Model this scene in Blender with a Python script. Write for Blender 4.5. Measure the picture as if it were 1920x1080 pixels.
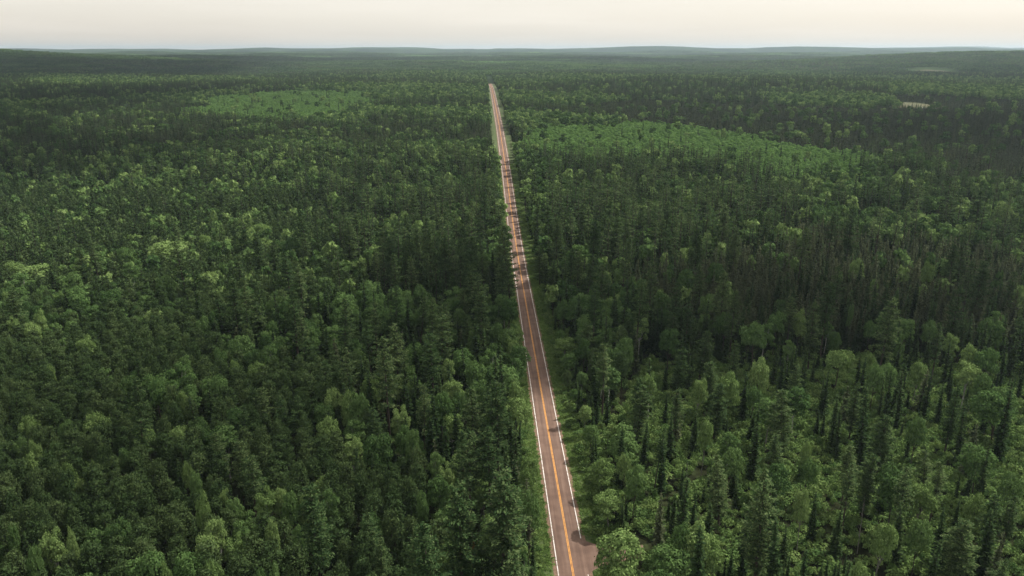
import bpy, math, random
import numpy as np

for _o in list(bpy.data.objects):
    bpy.data.objects.remove(_o)
S = bpy.context.scene
COL = S.collection
PI = math.pi

# ------------------------------------------------------------------ camera
FPX, CAM_H, PITCH = 1450.0, 117.0, math.radians(17.13)
cam_data = bpy.data.cameras.new('camera')
cam = bpy.data.objects.new('camera', cam_data)
COL.objects.link(cam)
cam.location = (0, 0, CAM_H)
cam.rotation_euler = (PI / 2 - PITCH, 0, 0)
cam_data.sensor_width = 36
cam_data.lens = 36 * FPX / 1920
cam_data.clip_start = 0.5
cam_data.clip_end = 90000
S.camera = cam

# ------------------------------------------------------------------ light
SUN_EL = math.radians(54)
TO_SUN = (0.89 * math.cos(SUN_EL), 0.456 * math.cos(SUN_EL), math.sin(SUN_EL))
SUN_AZ = math.atan2(TO_SUN[0], TO_SUN[1])          # clockwise from +Y
world = bpy.data.worlds.new('World')
S.world = world
world.use_nodes = True
wn, wl = world.node_tree.nodes, world.node_tree.links
wn.clear()
sky = wn.new('ShaderNodeTexSky')
sky.sky_type = 'NISHITA'
sky.sun_disc = False
sky.sun_elevation = SUN_EL
sky.sun_rotation = SUN_AZ
sky.altitude = 300
sky.air_density = 1.0
sky.dust_density = 3.0
sky.ozone_density = 1.0
tint = wn.new('ShaderNodeMix'); tint.data_type = 'RGBA'; tint.blend_type = 'MULTIPLY'
tint.inputs['Factor'].default_value = 1.0
tint.inputs['B'].default_value = (1.0, 0.93, 0.84, 1)
wl.new(sky.outputs[0], tint.inputs['A'])
# thin high cloud streaks
tc = wn.new('ShaderNodeTexCoord')
mp = wn.new('ShaderNodeMapping'); mp.inputs['Scale'].default_value = (2.0, 2.0, 26.0)
ns = wn.new('ShaderNodeTexNoise'); ns.inputs['Scale'].default_value = 1.6; ns.inputs['Detail'].default_value = 5
rp = wn.new('ShaderNodeMapRange')
rp.inputs['From Min'].default_value = 0.42; rp.inputs['From Max'].default_value = 0.72
rp.inputs['To Min'].default_value = 0.62; rp.inputs['To Max'].default_value = 0.70
wl.new(tc.outputs['Generated'], mp.inputs['Vector']); wl.new(mp.outputs[0], ns.inputs['Vector'])
wl.new(ns.outputs['Fac'], rp.inputs['Value'])
cl = wn.new('ShaderNodeMix'); cl.data_type = 'RGBA'
cl.inputs['B'].default_value = (7.2, 6.75, 6.1, 1)
wl.new(rp.outputs[0], cl.inputs['Factor']); wl.new(tint.outputs['Result'], cl.inputs['A'])
bg = wn.new('ShaderNodeBackground'); bg.inputs['Strength'].default_value = 0.145
out = wn.new('ShaderNodeOutputWorld')
wl.new(cl.outputs['Result'], bg.inputs['Color']); wl.new(bg.outputs[0], out.inputs['Surface'])

sun_data = bpy.data.lights.new('sun', 'SUN')
sun_data.energy = 5.0
sun_data.angle = math.radians(0.6)
sun_data.color = (1.0, 0.95, 0.87)
sun = bpy.data.objects.new('sun', sun_data)
COL.objects.link(sun)
from mathutils import Vector
sun.rotation_euler = Vector(TO_SUN).to_track_quat('Z', 'Y').to_euler()
sun.location = (0, 0, 300)

S.view_settings.view_transform = 'Standard'
S.view_settings.look = 'None'
S.view_settings.exposure = 0.16
S.view_settings.gamma = 1.0
S.view_settings.use_curve_mapping = False
S.render.engine = 'CYCLES'
C = S.cycles
C.max_bounces = 4; C.diffuse_bounces = 1; C.glossy_bounces = 1; C.transmission_bounces = 3
C.volume_bounces = 0; C.transparent_max_bounces = 16
C.caustics_reflective = False; C.caustics_refractive = False
C.use_denoising = True
C.denoiser = 'OPENIMAGEDENOISE'
C.sample_clamp_indirect = 4.0

rng = np.random.default_rng(11)
rnd = random.Random(11)

# ------------------------------------------------------------------ helpers
def tag(o, label=None, cat=None, group=None, kind=None):
    if label: o['label'] = label
    if cat: o['category'] = cat
    if group: o['group'] = group
    if kind: o['kind'] = kind
    return o

def mesh_from(name, verts, faces, mats, midx=None, smooth=False):
    me = bpy.data.meshes.new(name)
    verts = np.asarray(verts, dtype=np.float32)
    me.vertices.add(len(verts)); me.vertices.foreach_set('co', verts.ravel())
    if isinstance(faces, np.ndarray):
        n, k = faces.shape
        loops = faces.ravel(); starts = np.arange(0, n * k, k)
    else:
        n = len(faces)
        lens = np.array([len(f) for f in faces])
        loops = np.concatenate([np.asarray(f) for f in faces]); starts = np.concatenate([[0], np.cumsum(lens)[:-1]])
    me.loops.add(len(loops)); me.loops.foreach_set('vertex_index', loops.astype(np.int32))
    me.polygons.add(n); me.polygons.foreach_set('loop_start', starts.astype(np.int32))
    for m in mats: me.materials.append(m)
    if midx is not None: me.polygons.foreach_set('material_index', np.asarray(midx, dtype=np.int32))
    if smooth: me.polygons.foreach_set('use_smooth', np.ones(n, dtype=bool))
    me.update(calc_edges=True); me.validate()
    return me

def link(name, me, parent=None):
    o = bpy.data.objects.new(name, me)
    COL.objects.link(o)
    if parent: o.parent = parent
    return o

class Buf:
    """collects quads/tris as arrays"""
    def __init__(self): self.v = []; self.f = []; self.n = 0
    def add(self, v, f):
        v = np.asarray(v, dtype=np.float64); f = np.asarray(f, dtype=np.int64)
        self.v.append(v); self.f.append(f + self.n); self.n += len(v)
    def cards(self, c, nrm, a, b, along=None):
        """one kite per centre: normal nrm, half sizes a (along) and b (across)"""
        m = len(c)
        nrm = nrm / (np.linalg.norm(nrm, axis=1, keepdims=True) + 1e-9)
        if along is None:
            along = rng.normal(size=(m, 3))
        t = along - nrm * np.sum(along * nrm, axis=1, keepdims=True)
        t /= (np.linalg.norm(t, axis=1, keepdims=True) + 1e-9)
        s = np.cross(nrm, t)
        a = np.broadcast_to(a, (m,))[:, None]; b = np.broadcast_to(b, (m,))[:, None]
        k = rng.uniform(-0.25, 0.25, (m, 1))
        v = np.stack([c - t * a, c + t * a * k + s * b, c + t * a, c - t * a * k - s * b * rng.uniform(.7, 1.1, (m, 1))], axis=1).reshape(-1, 3)
        self.add(v, np.arange(4 * m).reshape(m, 4))
    def tube(self, pts, rad, k=6):
        pts = np.asarray(pts, float); m = len(pts)
        ang = np.arange(k) * 2 * PI / k
        vs = []
        for i in range(m):
            d = pts[min(i + 1, m - 1)] - pts[max(i - 1, 0)]
            d /= np.linalg.norm(d) + 1e-9
            x = np.cross(d, (0.31, 0.95, 0.05)); x /= np.linalg.norm(x) + 1e-9
            y = np.cross(d, x)
            vs.append(pts[i] + rad[i] * (np.cos(ang)[:, None] * x + np.sin(ang)[:, None] * y))
        f = []
        for i in range(m - 1):
            for j in range(k):
                f.append((i * k + j, i * k + (j + 1) % k, (i + 1) * k + (j + 1) % k, (i + 1) * k + j))
        self.add(np.concatenate(vs), f)
    def arrays(self): return np.concatenate(self.v), np.concatenate(self.f)

# ------------------------------------------------------------------ materials
def new_mat(name):
    m = bpy.data.materials.new(name); m.use_nodes = True
    m.node_tree.nodes.clear()
    return m, m.node_tree.nodes, m.node_tree.links

def ramp(nodes, stops):
    r = nodes.new('ShaderNodeValToRGB'); e = r.color_ramp.elements
    while len(e) < len(stops): e.new(0.5)
    for el, (p, c) in zip(e, stops): el.position = p; el.color = (*c, 1)
    return r

LEAF_K = (1.76, 1.80, 1.58)      # leaf reflectance plus transmittance
def foliage(name, dark, base, light, transl=0.24, obj_var=0.35):
    m, n, l = new_mat(name)
    dark, base, light = [tuple(q * k_ for q, k_ in zip(c, LEAF_K)) for c in (dark, base, light)]
    geo = n.new('ShaderNodeNewGeometry'); oi = n.new('ShaderNodeObjectInfo')
    r = ramp(n, [(0.0, dark), (0.5, base), (1.0, light)])
    add = n.new('ShaderNodeMath'); add.operation = 'MULTIPLY_ADD'
    add.inputs[1].default_value = 1 - obj_var
    sc = n.new('ShaderNodeMath'); sc.operation = 'MULTIPLY'; sc.inputs[1].default_value = obj_var
    l.new(geo.outputs['Random Per Island'], add.inputs[0]); l.new(oi.outputs['Random'], sc.inputs[0]); l.new(sc.outputs[0], add.inputs[2])
    l.new(add.outputs[0], r.inputs['Fac'])
    d = n.new('ShaderNodeBsdfDiffuse'); t = n.new('ShaderNodeBsdfTranslucent'); mx = n.new('ShaderNodeMixShader')
    mx.inputs['Fac'].default_value = transl
    o = n.new('ShaderNodeOutputMaterial')
    l.new(r.outputs[0], d.inputs['Color']); l.new(r.outputs[0], t.inputs['Color'])
    l.new(d.outputs[0], mx.inputs[1]); l.new(t.outputs[0], mx.inputs[2]); l.new(mx.outputs[0], o.inputs['Surface'])
    return m

def noisy(name, c0, c1, scale, rough=0.9, detail=6, bump=0.0, lo=0.35, hi=0.65, mapping=None, spec=0.2):
    m, n, l = new_mat(name)
    tc = n.new('ShaderNodeNewGeometry')
    ns = n.new('ShaderNodeTexNoise'); ns.inputs['Scale'].default_value = scale; ns.inputs['Detail'].default_value = detail
    src = tc.outputs['Position']
    if mapping:
        mp = n.new('ShaderNodeMapping'); mp.inputs['Scale'].default_value = mapping
        l.new(src, mp.inputs['Vector']); src = mp.outputs[0]
    l.new(src, ns.inputs['Vector'])
    r = ramp(n, [(lo, c0), (hi, c1)])
    l.new(ns.outputs['Fac'], r.inputs['Fac'])
    b = n.new('ShaderNodeBsdfPrincipled'); b.inputs['Roughness'].default_value = rough
    b.inputs['Specular IOR Level'].default_value = spec
    l.new(r.outputs[0], b.inputs['Base Color'])
    if bump:
        bp = n.new('ShaderNodeBump'); bp.inputs['Strength'].default_value = bump; bp.inputs['Distance'].default_value = 1.0
        l.new(ns.outputs['Fac'], bp.inputs['Height']); l.new(bp.outputs[0], b.inputs['Normal'])
    o = n.new('ShaderNodeOutputMaterial'); l.new(b.outputs[0], o.inputs['Surface'])
    return m

M = {}
M['leaf_pale'] = foliage('leaf_pale', (.044, .076, .025), (.086, .130, .046), (.150, .200, .082))
M['leaf_mid'] = foliage('leaf_mid', (.029, .058, .020), (.053, .091, .032), (.090, .134, .052))
M['leaf_deep'] = foliage('leaf_deep', (.019, .040, .015), (.035, .064, .023), (.062, .096, .037))
M['leaf_aspen'] = foliage('leaf_aspen', (.052, .100, .032), (.084, .148, .048), (.122, .195, .068), transl=.35, obj_var=.5)
M['needle_spruce'] = foliage('needle_spruce', (.010, .020, .009), (.019, .034, .014), (.040, .058, .025), transl=.15)
M['needle_white'] = foliage('needle_white', (.010, .023, .010), (.028, .048, .020), (.084, .108, .050), transl=.2)
M['needle_red'] = foliage('needle_red', (.016, .030, .013), (.033, .053, .022), (.060, .082, .036), transl=.2, obj_var=.45)
M['needle_brown'] = foliage('needle_brown', (.024, .034, .020), (.044, .054, .032), (.070, .078, .046), transl=.2, obj_var=.45)
M['needle_bog'] = foliage('needle_bog', (.018, .028, .018), (.034, .045, .028), (.056, .066, .040), transl=.15, obj_var=.5)
M['needle_dead'] = foliage('needle_dead', (.10, .045, .02), (.17, .08, .035), (.22, .11, .05), transl=.15)
M['leaf_brush'] = foliage('leaf_brush', (.040, .070, .024), (.074, .116, .040), (.118, .160, .060), obj_var=.6)
M['grass_blade'] = foliage('grass_blade', (.045, .082, .024), (.078, .122, .038), (.125, .165, .062), obj_var=.6)
M['bark_dark'] = noisy('bark_dark', (.030, .024, .018), (.075, .060, .048), 3.0, mapping=(1, 1, .25))
M['bark_grey'] = noisy('bark_grey', (.10, .095, .085), (.24, .225, .20), 2.0, mapping=(1, 1, .4))
M['bark_pale'] = noisy('bark_pale', (.22, .21, .19), (.50, .49, .45), 2.0, mapping=(.6, .6, 1.5))

# ------------------------------------------------------------------ terrain
_py = np.array([-500, 0, 450, 550, 650, 900, 1160, 1600, 1900, 2400, 3200, 4500, 7000, 10000, 14000, 40000], float)
_pz = np.array([0, 0, 0, 6, 16, 29, 35, 42, 37, 36, 42, 50, 62, 75, 85, 90], float)
_fy = np.arange(-500, 40000, 10.0)
_fz = np.interp(_fy, _py, _pz)
_k = np.exp(-0.5 * (np.arange(-12, 13) / 4.0) ** 2); _k /= _k.sum()
_fz = np.convolve(np.pad(_fz, 12, mode='edge'), _k, mode='valid')
HILLS = [  # x, y, sigma x, sigma y, height
    (-2900, 3900, 620, 700, 74), (2600, 3500, 800, 600, 48),
    (-1665, 11000, 1300, 1000, 30), (-4600, 11500, 1700, 1000, 16), (1738, 11000, 700, 900, 42), (4490, 10500, 1000, 900, 46),
    (2900, 11500, 900, 900, 26), (6300, 11000, 700, 900, 36), (9300, 17000, 1800, 1500, 80), (-9500, 12000, 2200, 1500, 40)]
def road_x(y): return 20.0 - 0.0375 * y
def terrain(x, y):
    x = np.asarray(x, float); y = np.asarray(y, float)
    z = np.interp(y, _fy, _fz)
    u = x - road_x(y)
    s = np.clip((np.abs(u) - 25) / 160, 0, 1); s = s * s * (3 - 2 * s)
    r = np.sqrt(x * x + y * y)
    a = np.interp(r, [0, 350, 800, 1600, 3500, 8000, 20000], [0, 0.6, 2.5, 6, 11, 16, 22])
    w = (np.sin(x / 310 + 1.3 + .8 * np.sin(y / 420)) + np.sin(y / 270 + .6 + .9 * np.sin(x / 350)) + .7 * np.sin((x + y) / 190 + 2.1) + .7 * np.sin((x - 1.4 * y) / 640)) / 2.4
    z = z + a * w * s
    for hx, hy, sx, sy, hh in HILLS:
        z = z + hh * np.exp(-0.5 * (((x - hx) / sx) ** 2 + ((y - hy) / sy) ** 2))
    px = x / np.maximum(y, 1)
    z = z + np.interp(px, [-.6, -.45, -.3, .1, .6], [14, 10, 34, 36, 24]) * np.exp(-0.5 * ((y - 12500) / 1500) ** 2)
    return z

rows = [-150.0]
while rows[-1] < 24000:
    y = rows[-1]
    rows.append(y + (8 if y < 700 else max(8, y * 0.018)))
rows = np.array(rows)
pos = [0, 2.2, 3.45, 4.1, 5.0, 7.5, 10, 14, 19, 25]
while pos[-1] < 17000: pos.append(pos[-1] * 1.09 + 1)
cols = np.array([-p for p in pos[:0:-1]] + pos)
U, Y = np.meshgrid(cols, rows)
X = U + road_x(Y)
Z = terrain(X, Y)
nc, nr = len(cols), len(rows)
gv = np.stack([X, Y, Z], -1).reshape(-1, 3)
i = np.arange(nr - 1)[:, None] * nc + np.arange(nc - 1)[None, :]
gf = np.stack([i, i + 1, i + nc + 1, i + nc], -1).reshape(-1, 4)

# forest floor near, mottled forest cover far away
m, n, l = new_mat('forest_floor')
geo = n.new('ShaderNodeNewGeometry')
n1 = n.new('ShaderNodeTexNoise'); n1.inputs['Scale'].default_value = .35; n1.inputs['Detail'].default_value = 7
l.new(geo.outputs['Position'], n1.inputs['Vector'])
near = ramp(n, [(.35, (.012, .014, .008)), (.52, (.022, .026, .012)), (.68, (.040, .055, .022))])
l.new(n1.outputs['Fac'], near.inputs['Fac'])
mp = n.new('ShaderNodeMapping'); mp.inputs['Scale'].default_value = (1, .55, 1)
l.new(geo.outputs['Position'], mp.inputs['Vector'])
n2 = n.new('ShaderNodeTexNoise'); n2.inputs['Scale'].default_value = .0035; n2.inputs['Detail'].default_value = 8; n2.inputs['Roughness'].default_value = .62
l.new(mp.outputs[0], n2.inputs['Vector'])
far = ramp(n, [(.36, (.014, .026, .016)), (.47, (.022, .038, .019)), (.56, (.032, .056, .023)), (.68, (.044, .068, .028))])
l.new(n2.outputs['Fac'], far.inputs['Fac'])
sep = n.new('ShaderNodeSeparateXYZ'); l.new(geo.outputs['Position'], sep.inputs[0])
mr = n.new('ShaderNodeMapRange'); mr.inputs['From Min'].default_value = 1800; mr.inputs['From Max'].default_value = 2600
l.new(sep.outputs['Y'], mr.inputs['Value'])
mx = n.new('ShaderNodeMix'); mx.data_type = 'RGBA'
l.new(mr.outputs[0], mx.inputs['Factor']); l.new(near.outputs[0], mx.inputs['A']); l.new(far.outputs[0], mx.inputs['B'])
b = n.new('ShaderNodeBsdfPrincipled'); b.inputs['Roughness'].default_value = 1; b.inputs['Specular IOR Level'].default_value = 0
l.new(mx.outputs['Result'], b.inputs['Base Color'])
o = n.new('ShaderNodeOutputMaterial'); l.new(b.outputs[0], o.inputs['Surface'])
ground = link('ground', mesh_from('ground', gv, gf, [m], smooth=True))
tag(ground, kind='structure', label='forest floor and rolling wooded terrain reaching to the horizon')

# ------------------------------------------------------------------ road
def strip(u0, u1, y0, y1, dz, step_rows=None):
    ys = rows[(rows > y0) & (rows < y1)]
    ys = np.concatenate([[y0], ys, [y1]])
    v = []
    # heights taken from the ground rows so that sheets stay parallel to it
    rz = np.interp(ys, rows, terrain(road_x(rows), rows))
    for yy, z in zip(ys, rz):
        v.append((road_x(yy) + u0, yy, z + dz)); v.append((road_x(yy) + u1, yy, z + dz))
    k = np.arange(len(ys) - 1) * 2
    return np.array(v), np.stack([k, k + 1, k + 3, k + 2], -1)

def asphalt():
    m, n, l = new_mat('road_surface')
    geo = n.new('ShaderNodeNewGeometry')
    # across-road coordinate u = x - road_x(y)
    sep = n.new('ShaderNodeSeparateXYZ'); l.new(geo.outputs['Position'], sep.inputs[0])
    ma = n.new('ShaderNodeMath'); ma.operation = 'MULTIPLY_ADD'; ma.inputs[1].default_value = .0375
    l.new(sep.outputs['Y'], ma.inputs[0]); l.new(sep.outputs['X'], ma.inputs[2])
    cmb = n.new('ShaderNodeCombineXYZ'); l.new(ma.outputs[0], cmb.inputs['X'])
    sy = n.new('ShaderNodeMath'); sy.operation = 'MULTIPLY'; sy.inputs[1].default_value = .03
    l.new(sep.outputs['Y'], sy.inputs[0]); l.new(sy.outputs[0], cmb.inputs['Y'])
    n1 = n.new('ShaderNodeTexNoise'); n1.inputs['Scale'].default_value = 1.1; n1.inputs['Detail'].default_value = 5
    l.new(cmb.outputs[0], n1.inputs['Vector'])                     # long wheel-track streaks
    n2 = n.new('ShaderNodeTexNoise'); n2.inputs['Scale'].default_value = .25; n2.inputs['Detail'].default_value = 8
    l.new(geo.outputs['Position'], n2.inputs['Vector'])            # blotches and old patches
    ad = n.new('ShaderNodeMath'); ad.operation = 'MULTIPLY_ADD'; ad.inputs[1].default_value = .6
    sc = n.new('ShaderNodeMath'); sc.operation = 'MULTIPLY'; sc.inputs[1].default_value = .4
    l.new(n1.outputs['Fac'], ad.inputs[0]); l.new(n2.outputs['Fac'], sc.inputs[0]); l.new(sc.outputs[0], ad.inputs[2])
    r = ramp(n, [(.38, (.112, .069, .051)), (.50, (.152, .096, .071)), (.62, (.200, .131, .099))])
    l.new(ad.outputs[0], r.inputs['Fac'])
    b = n.new('ShaderNodeBsdfPrincipled'); b.inputs['Roughness'].default_value = .8; b.inputs['Specular IOR Level'].default_value = .25
    l.new(r.outputs[0], b.inputs['Base Color'])
    n3 = n.new('ShaderNodeTexNoise'); n3.inputs['Scale'].default_value = 9; l.new(geo.outputs['Position'], n3.inputs['Vector'])
    bp = n.new('ShaderNodeBump'); bp.inputs['Strength'].default_value = .25; bp.inputs['Distance'].default_value = .05
    l.new(n3.outputs['Fac'], bp.inputs['Height']); l.new(bp.outputs[0], b.inputs['Normal'])
    o = n.new('ShaderNodeOutputMaterial'); l.new(b.outputs[0], o.inputs['Surface'])
    return m
M['road'] = asphalt()
M['gravel'] = noisy('gravel', (.13, .085, .055), (.25, .165, .115), 2.5, detail=9, lo=.3, hi=.7)
M['white_paint'] = noisy('white_paint', (.44, .40, .36), (.74, .70, .65), .8, rough=.6, detail=9, lo=.36, hi=.5)
M['yellow_paint'] = noisy('yellow_paint', (.46, .21, .06), (.66, .32, .085), .8, rough=.6, detail=9, lo=.36, hi=.5)
M['verge_grass'] = noisy('verge_grass', (.048, .075, .024), (.100, .130, .050), .8, detail=9)

Y0, Y1, HW = 60.0, 1960.0, 3.45
SIDE = (151.5, 167.0)                     # mouth of the side road on the near stretch
vg = [strip(-11, -HW - .2, Y0, Y1, .03), strip(HW + .2, 11, Y0, Y1, .03)]
for v, f in vg:
    tag(link('grass_verge', mesh_from('grass_verge', v, f, [M['verge_grass']])), kind='structure', label='strip of grass between the road and the trees')
for a_, b_ in ((-HW - 1.15, -HW - .1), (HW + .1, HW + 1.15)):
    v, f = strip(a_, b_, Y0, Y1, .07)
    # ragged outer edge
    outer = 0 if a_ < 0 else 1
    v[outer::2, 0] += rng.uniform(-.12, .18, len(v) // 2) * (1 if a_ < 0 else -1)
    tag(link('gravel_shoulder', mesh_from('gravel_shoulder', v, f, [M['gravel']])), kind='structure', label='narrow reddish gravel shoulder along the road')
v, f = strip(-HW - .35, HW + .35, Y0, Y1, .12)
road = link('road', mesh_from('road', v, f, [M['road']]))
tag(road, kind='structure', label='straight two-lane reddish asphalt road running to the crest')
def paint(name, u0, u1, y0, y1, mat):
    v, f = strip(u0, u1, y0, y1, .14)
    link(name, mesh_from(name, v, f, [mat]), road)
LW = .11
paint('edge_line', -HW - LW, -HW + LW, Y0, Y1, M['white_paint'])
paint('edge_line', HW - LW, HW + LW, Y0, SIDE[0] + 1.0, M['white_paint'])
paint('edge_line', HW - LW, HW + LW, SIDE[1] - .5, Y1, M['white_paint'])
paint('centre_line', -.24, -.05, Y0, Y1, M['yellow_paint'])
paint('centre_line', .06, .25, Y0, Y1, M['yellow_paint'])
# side road joining from the right, with a flared mouth
sc_y = (SIDE[0] + SIDE[1]) / 2
sv = []
for k, s_ in enumerate(np.linspace(0, 15, 36)):
    hw = 2.8 + 4.8 * math.exp(-s_ / 3.2) if s_ > 0 else 7.7
    xx = road_x(sc_y) + HW - .2 + s_
    yc = sc_y + .12 * s_
    for q in (-1, 1): sv.append((xx, yc + q * hw, .10 + terrain(xx, yc)))
k = np.arange(35) * 2
side = link('side_road', mesh_from('side_road', sv, np.stack([k, k + 2, k + 3, k + 1], -1), [M['road']]))
tag(side, kind='structure', label='short paved side road opening off the road under the trees')
def on_side_road(x, y, mrg=3.0):
    s_ = x - (road_x(sc_y) + HW)
    yc = sc_y + .12 * s_
    return (s_ > -2) & (s_ < 16) & (np.abs(y - yc) < 3.0 + 4.6 * np.exp(-np.clip(s_, 0, 99) / 3.2) + mrg)

# meadow with a pond in the far spruce bog, bare clearing farther off
def blob_sheet(name, cx, cy, rx, ry, dz, mat, label, seed):
    rr = random.Random(seed); ph = [rr.uniform(0, 6.28) for _ in range(3)]
    v = [(cx, cy, float(terrain(cx, cy)) + dz)]
    N = 48
    for ring in (.5, 1.0):
        for q in range(N):
            t = q / N * 2 * PI
            k = ring * (1 + .18 * math.sin(2 * t + ph[0]) + .12 * math.sin(3 * t + ph[1]) + .06 * math.sin(7 * t + ph[2]))
            x, y = cx + rx * k * math.cos(t), cy + ry * k * math.sin(t)
            v.append((x, y, float(terrain(x, y)) + dz))
    f = [(0, 1 + q, 1 + (q + 1) % N) for q in range(N)] + [(1 + q, 1 + N + q, 1 + N + (q + 1) % N, 1 + (q + 1) % N) for q in range(N)]
    return tag(link(name, mesh_from(name, v, f, [mat])), kind='structure', label=label)
M['meadow'] = noisy('meadow', (.070, .080, .035), (.115, .110, .052), .05)
M['bare'] = noisy('bare', (.075, .065, .034), (.055, .07, .03), .02)
m, n, l = new_mat('water')
b = n.new('ShaderNodeBsdfPrincipled'); b.inputs['Base Color'].default_value = (.02, .03, .03, 1); b.inputs['Roughness'].default_value = .08
o = n.new('ShaderNodeOutputMaterial'); l.new(b.outputs[0], o.inputs['Surface']); M['water'] = m
MEADOW = (628, 1232, 34, 62)
BARE = (1453, 2748, 55, 90)
blob_sheet('meadow', *MEADOW, 1.2, M['meadow'], 'small tan marsh meadow enclosed by dark spruce forest', 3)
blob_sheet('pond', 636, 1196, 16, 9, 1.5, M['water'], 'small bright pond at the near end of the marsh meadow', 4)
blob_sheet('clearing', *BARE, 1.5, M['bare'], 'bare tan clearing in the far forest', 5)

# ------------------------------------------------------------------ tree prototypes
def broadleaf(seed, H, R, base, lobes, q=1.0, flat=1.0, size=.43):
    """rounded crown of leafy lobes on a forked trunk; returns (crown buf, trunk buf)"""
    r_ = np.random.default_rng(seed)
    cr, tr = Buf(), Buf()
    zc = base + (H - base) * .48
    rz = (H - base) * .5 * flat
    cents, rads = [], []
    for k in range(lobes):
        for _ in range(30):
            d = r_.normal(size=3); d /= np.linalg.norm(d)
            if d[2] < -.55: continue
            p = np.array([0, 0, zc]) + d * np.array([R * .70, R * .70, rz * .72]) * r_.uniform(.62, 1.12)
            if all(np.linalg.norm(p - c) > .36 * R for c in cents): break
        cents.append(p); rads.append(R * r_.uniform(.19, .42))
    cents.append(np.array([0, 0, zc])); rads.append(R * .62)
    cents, rads = np.array(cents), np.array(rads)
    for c, rr in zip(cents, rads):
        m = max(6, int(q * 74 * (rr / (R * .34)) ** 1.7))
        d = r_.normal(size=(m, 3)); d /= np.linalg.norm(d, axis=1, keepdims=True)
        d[:, 2] = np.where(d[:, 2] < -.2, -d[:, 2] * .6, d[:, 2]); d /= np.linalg.norm(d, axis=1, keepdims=True)
        p = c + d * rr * r_.uniform(.72, 1.12, (m, 1)) * np.array([1, 1, .85])
        ins = np.zeros(m, bool)
        for c2, r2 in zip(cents, rads):
            ins |= np.linalg.norm((p - c2) / np.array([1, 1, .85]), axis=1) < r2 * .68
        p, d = p[~ins], d[~ins]; m = len(p)
        if not m: continue
        nr_ = d + r_.normal(size=(m, 3)) * .42 + np.array([0, 0, .25])
        sz = size * r_.uniform(.6, 1.35, m) / math.sqrt(q) * (R / 4.5) ** .5
        cr.cards(p, nr_, sz, sz * .72)
    # sprigs that break the outline
    m = int(150 * q)
    pick = r_.integers(0, len(cents), m)
    d = r_.normal(size=(m, 3)); d[:, 2] = np.abs(d[:, 2]) * .9; d /= np.linalg.norm(d, axis=1, keepdims=True)
    p = cents[pick] + d * (rads[pick] * r_.uniform(1.05, 1.32, m))[:, None]
    cr.cards(p, d + r_.normal(size=(m, 3)) * .8, size * .75 / math.sqrt(q), size * .5 / math.sqrt(q))
    lean = r_.normal(size=2) * .25
    fork = base + (H - base) * .18
    tr.tube([(0, 0, -.6), (lean[0] * .3, lean[1] * .3, base * .5), (lean[0], lean[1], fork), (lean[0] * 1.2, lean[1] * 1.2, zc + rz * .3)], [.24, .19, .15, .05])
    if q > .5:
        for c in cents[r_.permutation(len(cents))[:6]]:
            mid = (np.array([lean[0], lean[1], fork]) * .45 + c * .55) - np.array([0, 0, .4])
            tr.tube([(lean[0], lean[1], fork * r_.uniform(.8, 1.1)), mid, c], [.11, .07, .02], 4)
    return cr, tr

def spruce(seed, H, R, base=.8, q=1.0, power=.85):
    r_ = np.random.default_rng(seed); cr, tr = Buf(), Buf()
    z = base; step = .42 / q
    ce, nn, al, aa, bb = [], [], [], [], []
    while z < H - .15:
        t = (z - base) / (H - base)
        rad = R * ((1 - t) ** power) * (0.55 + .45 * min(1, t / .12)) + .10
        nb = max(4, int((8 if rad > .8 else 5) * (.8 + .2 * q)))
        a0 = r_.uniform(0, 6.28)
        for k in range(nb):
            a = a0 + k * 2 * PI / nb + r_.normal() * .22
            L = rad * r_.uniform(.62, 1.18)
            droop = -.28 - .18 * (1 - t) + r_.normal() * .12
            if t > .85: droop = .35
            d = np.array([math.cos(a), math.sin(a), droop]); d /= np.linalg.norm(d)
            org = np.array([0, 0, z + r_.uniform(-.18, .18)])
            ncard = 1 if L < .55 else (2 if q < .6 else 3)
            for j in range(ncard):
                f0 = (j + .5) / ncard
                ce.append(org + d * L * (f0 * .95 + .05) + r_.normal(size=3) * .05)
                nn.append(np.array([-d[0] * .25, -d[1] * .25, 1.0]) + r_.normal(size=3) * .38)
                al.append(d + r_.normal(size=3) * .35)
                aa.append(L / ncard * .75 + .14); bb.append((.17 + .12 * L * (1 - f0 * .4)) / q ** .4)
        z += step * r_.uniform(.8, 1.2)
    cr.cards(np.array(ce), np.array(nn), np.array(aa), np.array(bb), np.array(al))
    # leader and inner core that keeps the stem from showing through
    m = int(26 * q)
    tt = r_.uniform(0, 1, m); zz = base + tt * (H - base)
    aa_ = r_.uniform(0, 6.28, m); rr = R * (1 - tt) * .3
    cr.cards(np.stack([rr * np.cos(aa_), rr * np.sin(aa_), zz], -1), np.stack([np.cos(aa_), np.sin(aa_), .3 + 0 * aa_], -1), .5 * (1 - tt) + .12, .3 * (1 - tt) + .08)
    tr.tube([(0, 0, -.6), (.02, 0, H * .4), (0, .02, H * .8), (0, 0, H + .25)], [.17, .12, .06, .015], 5)
    return cr, tr

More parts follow.
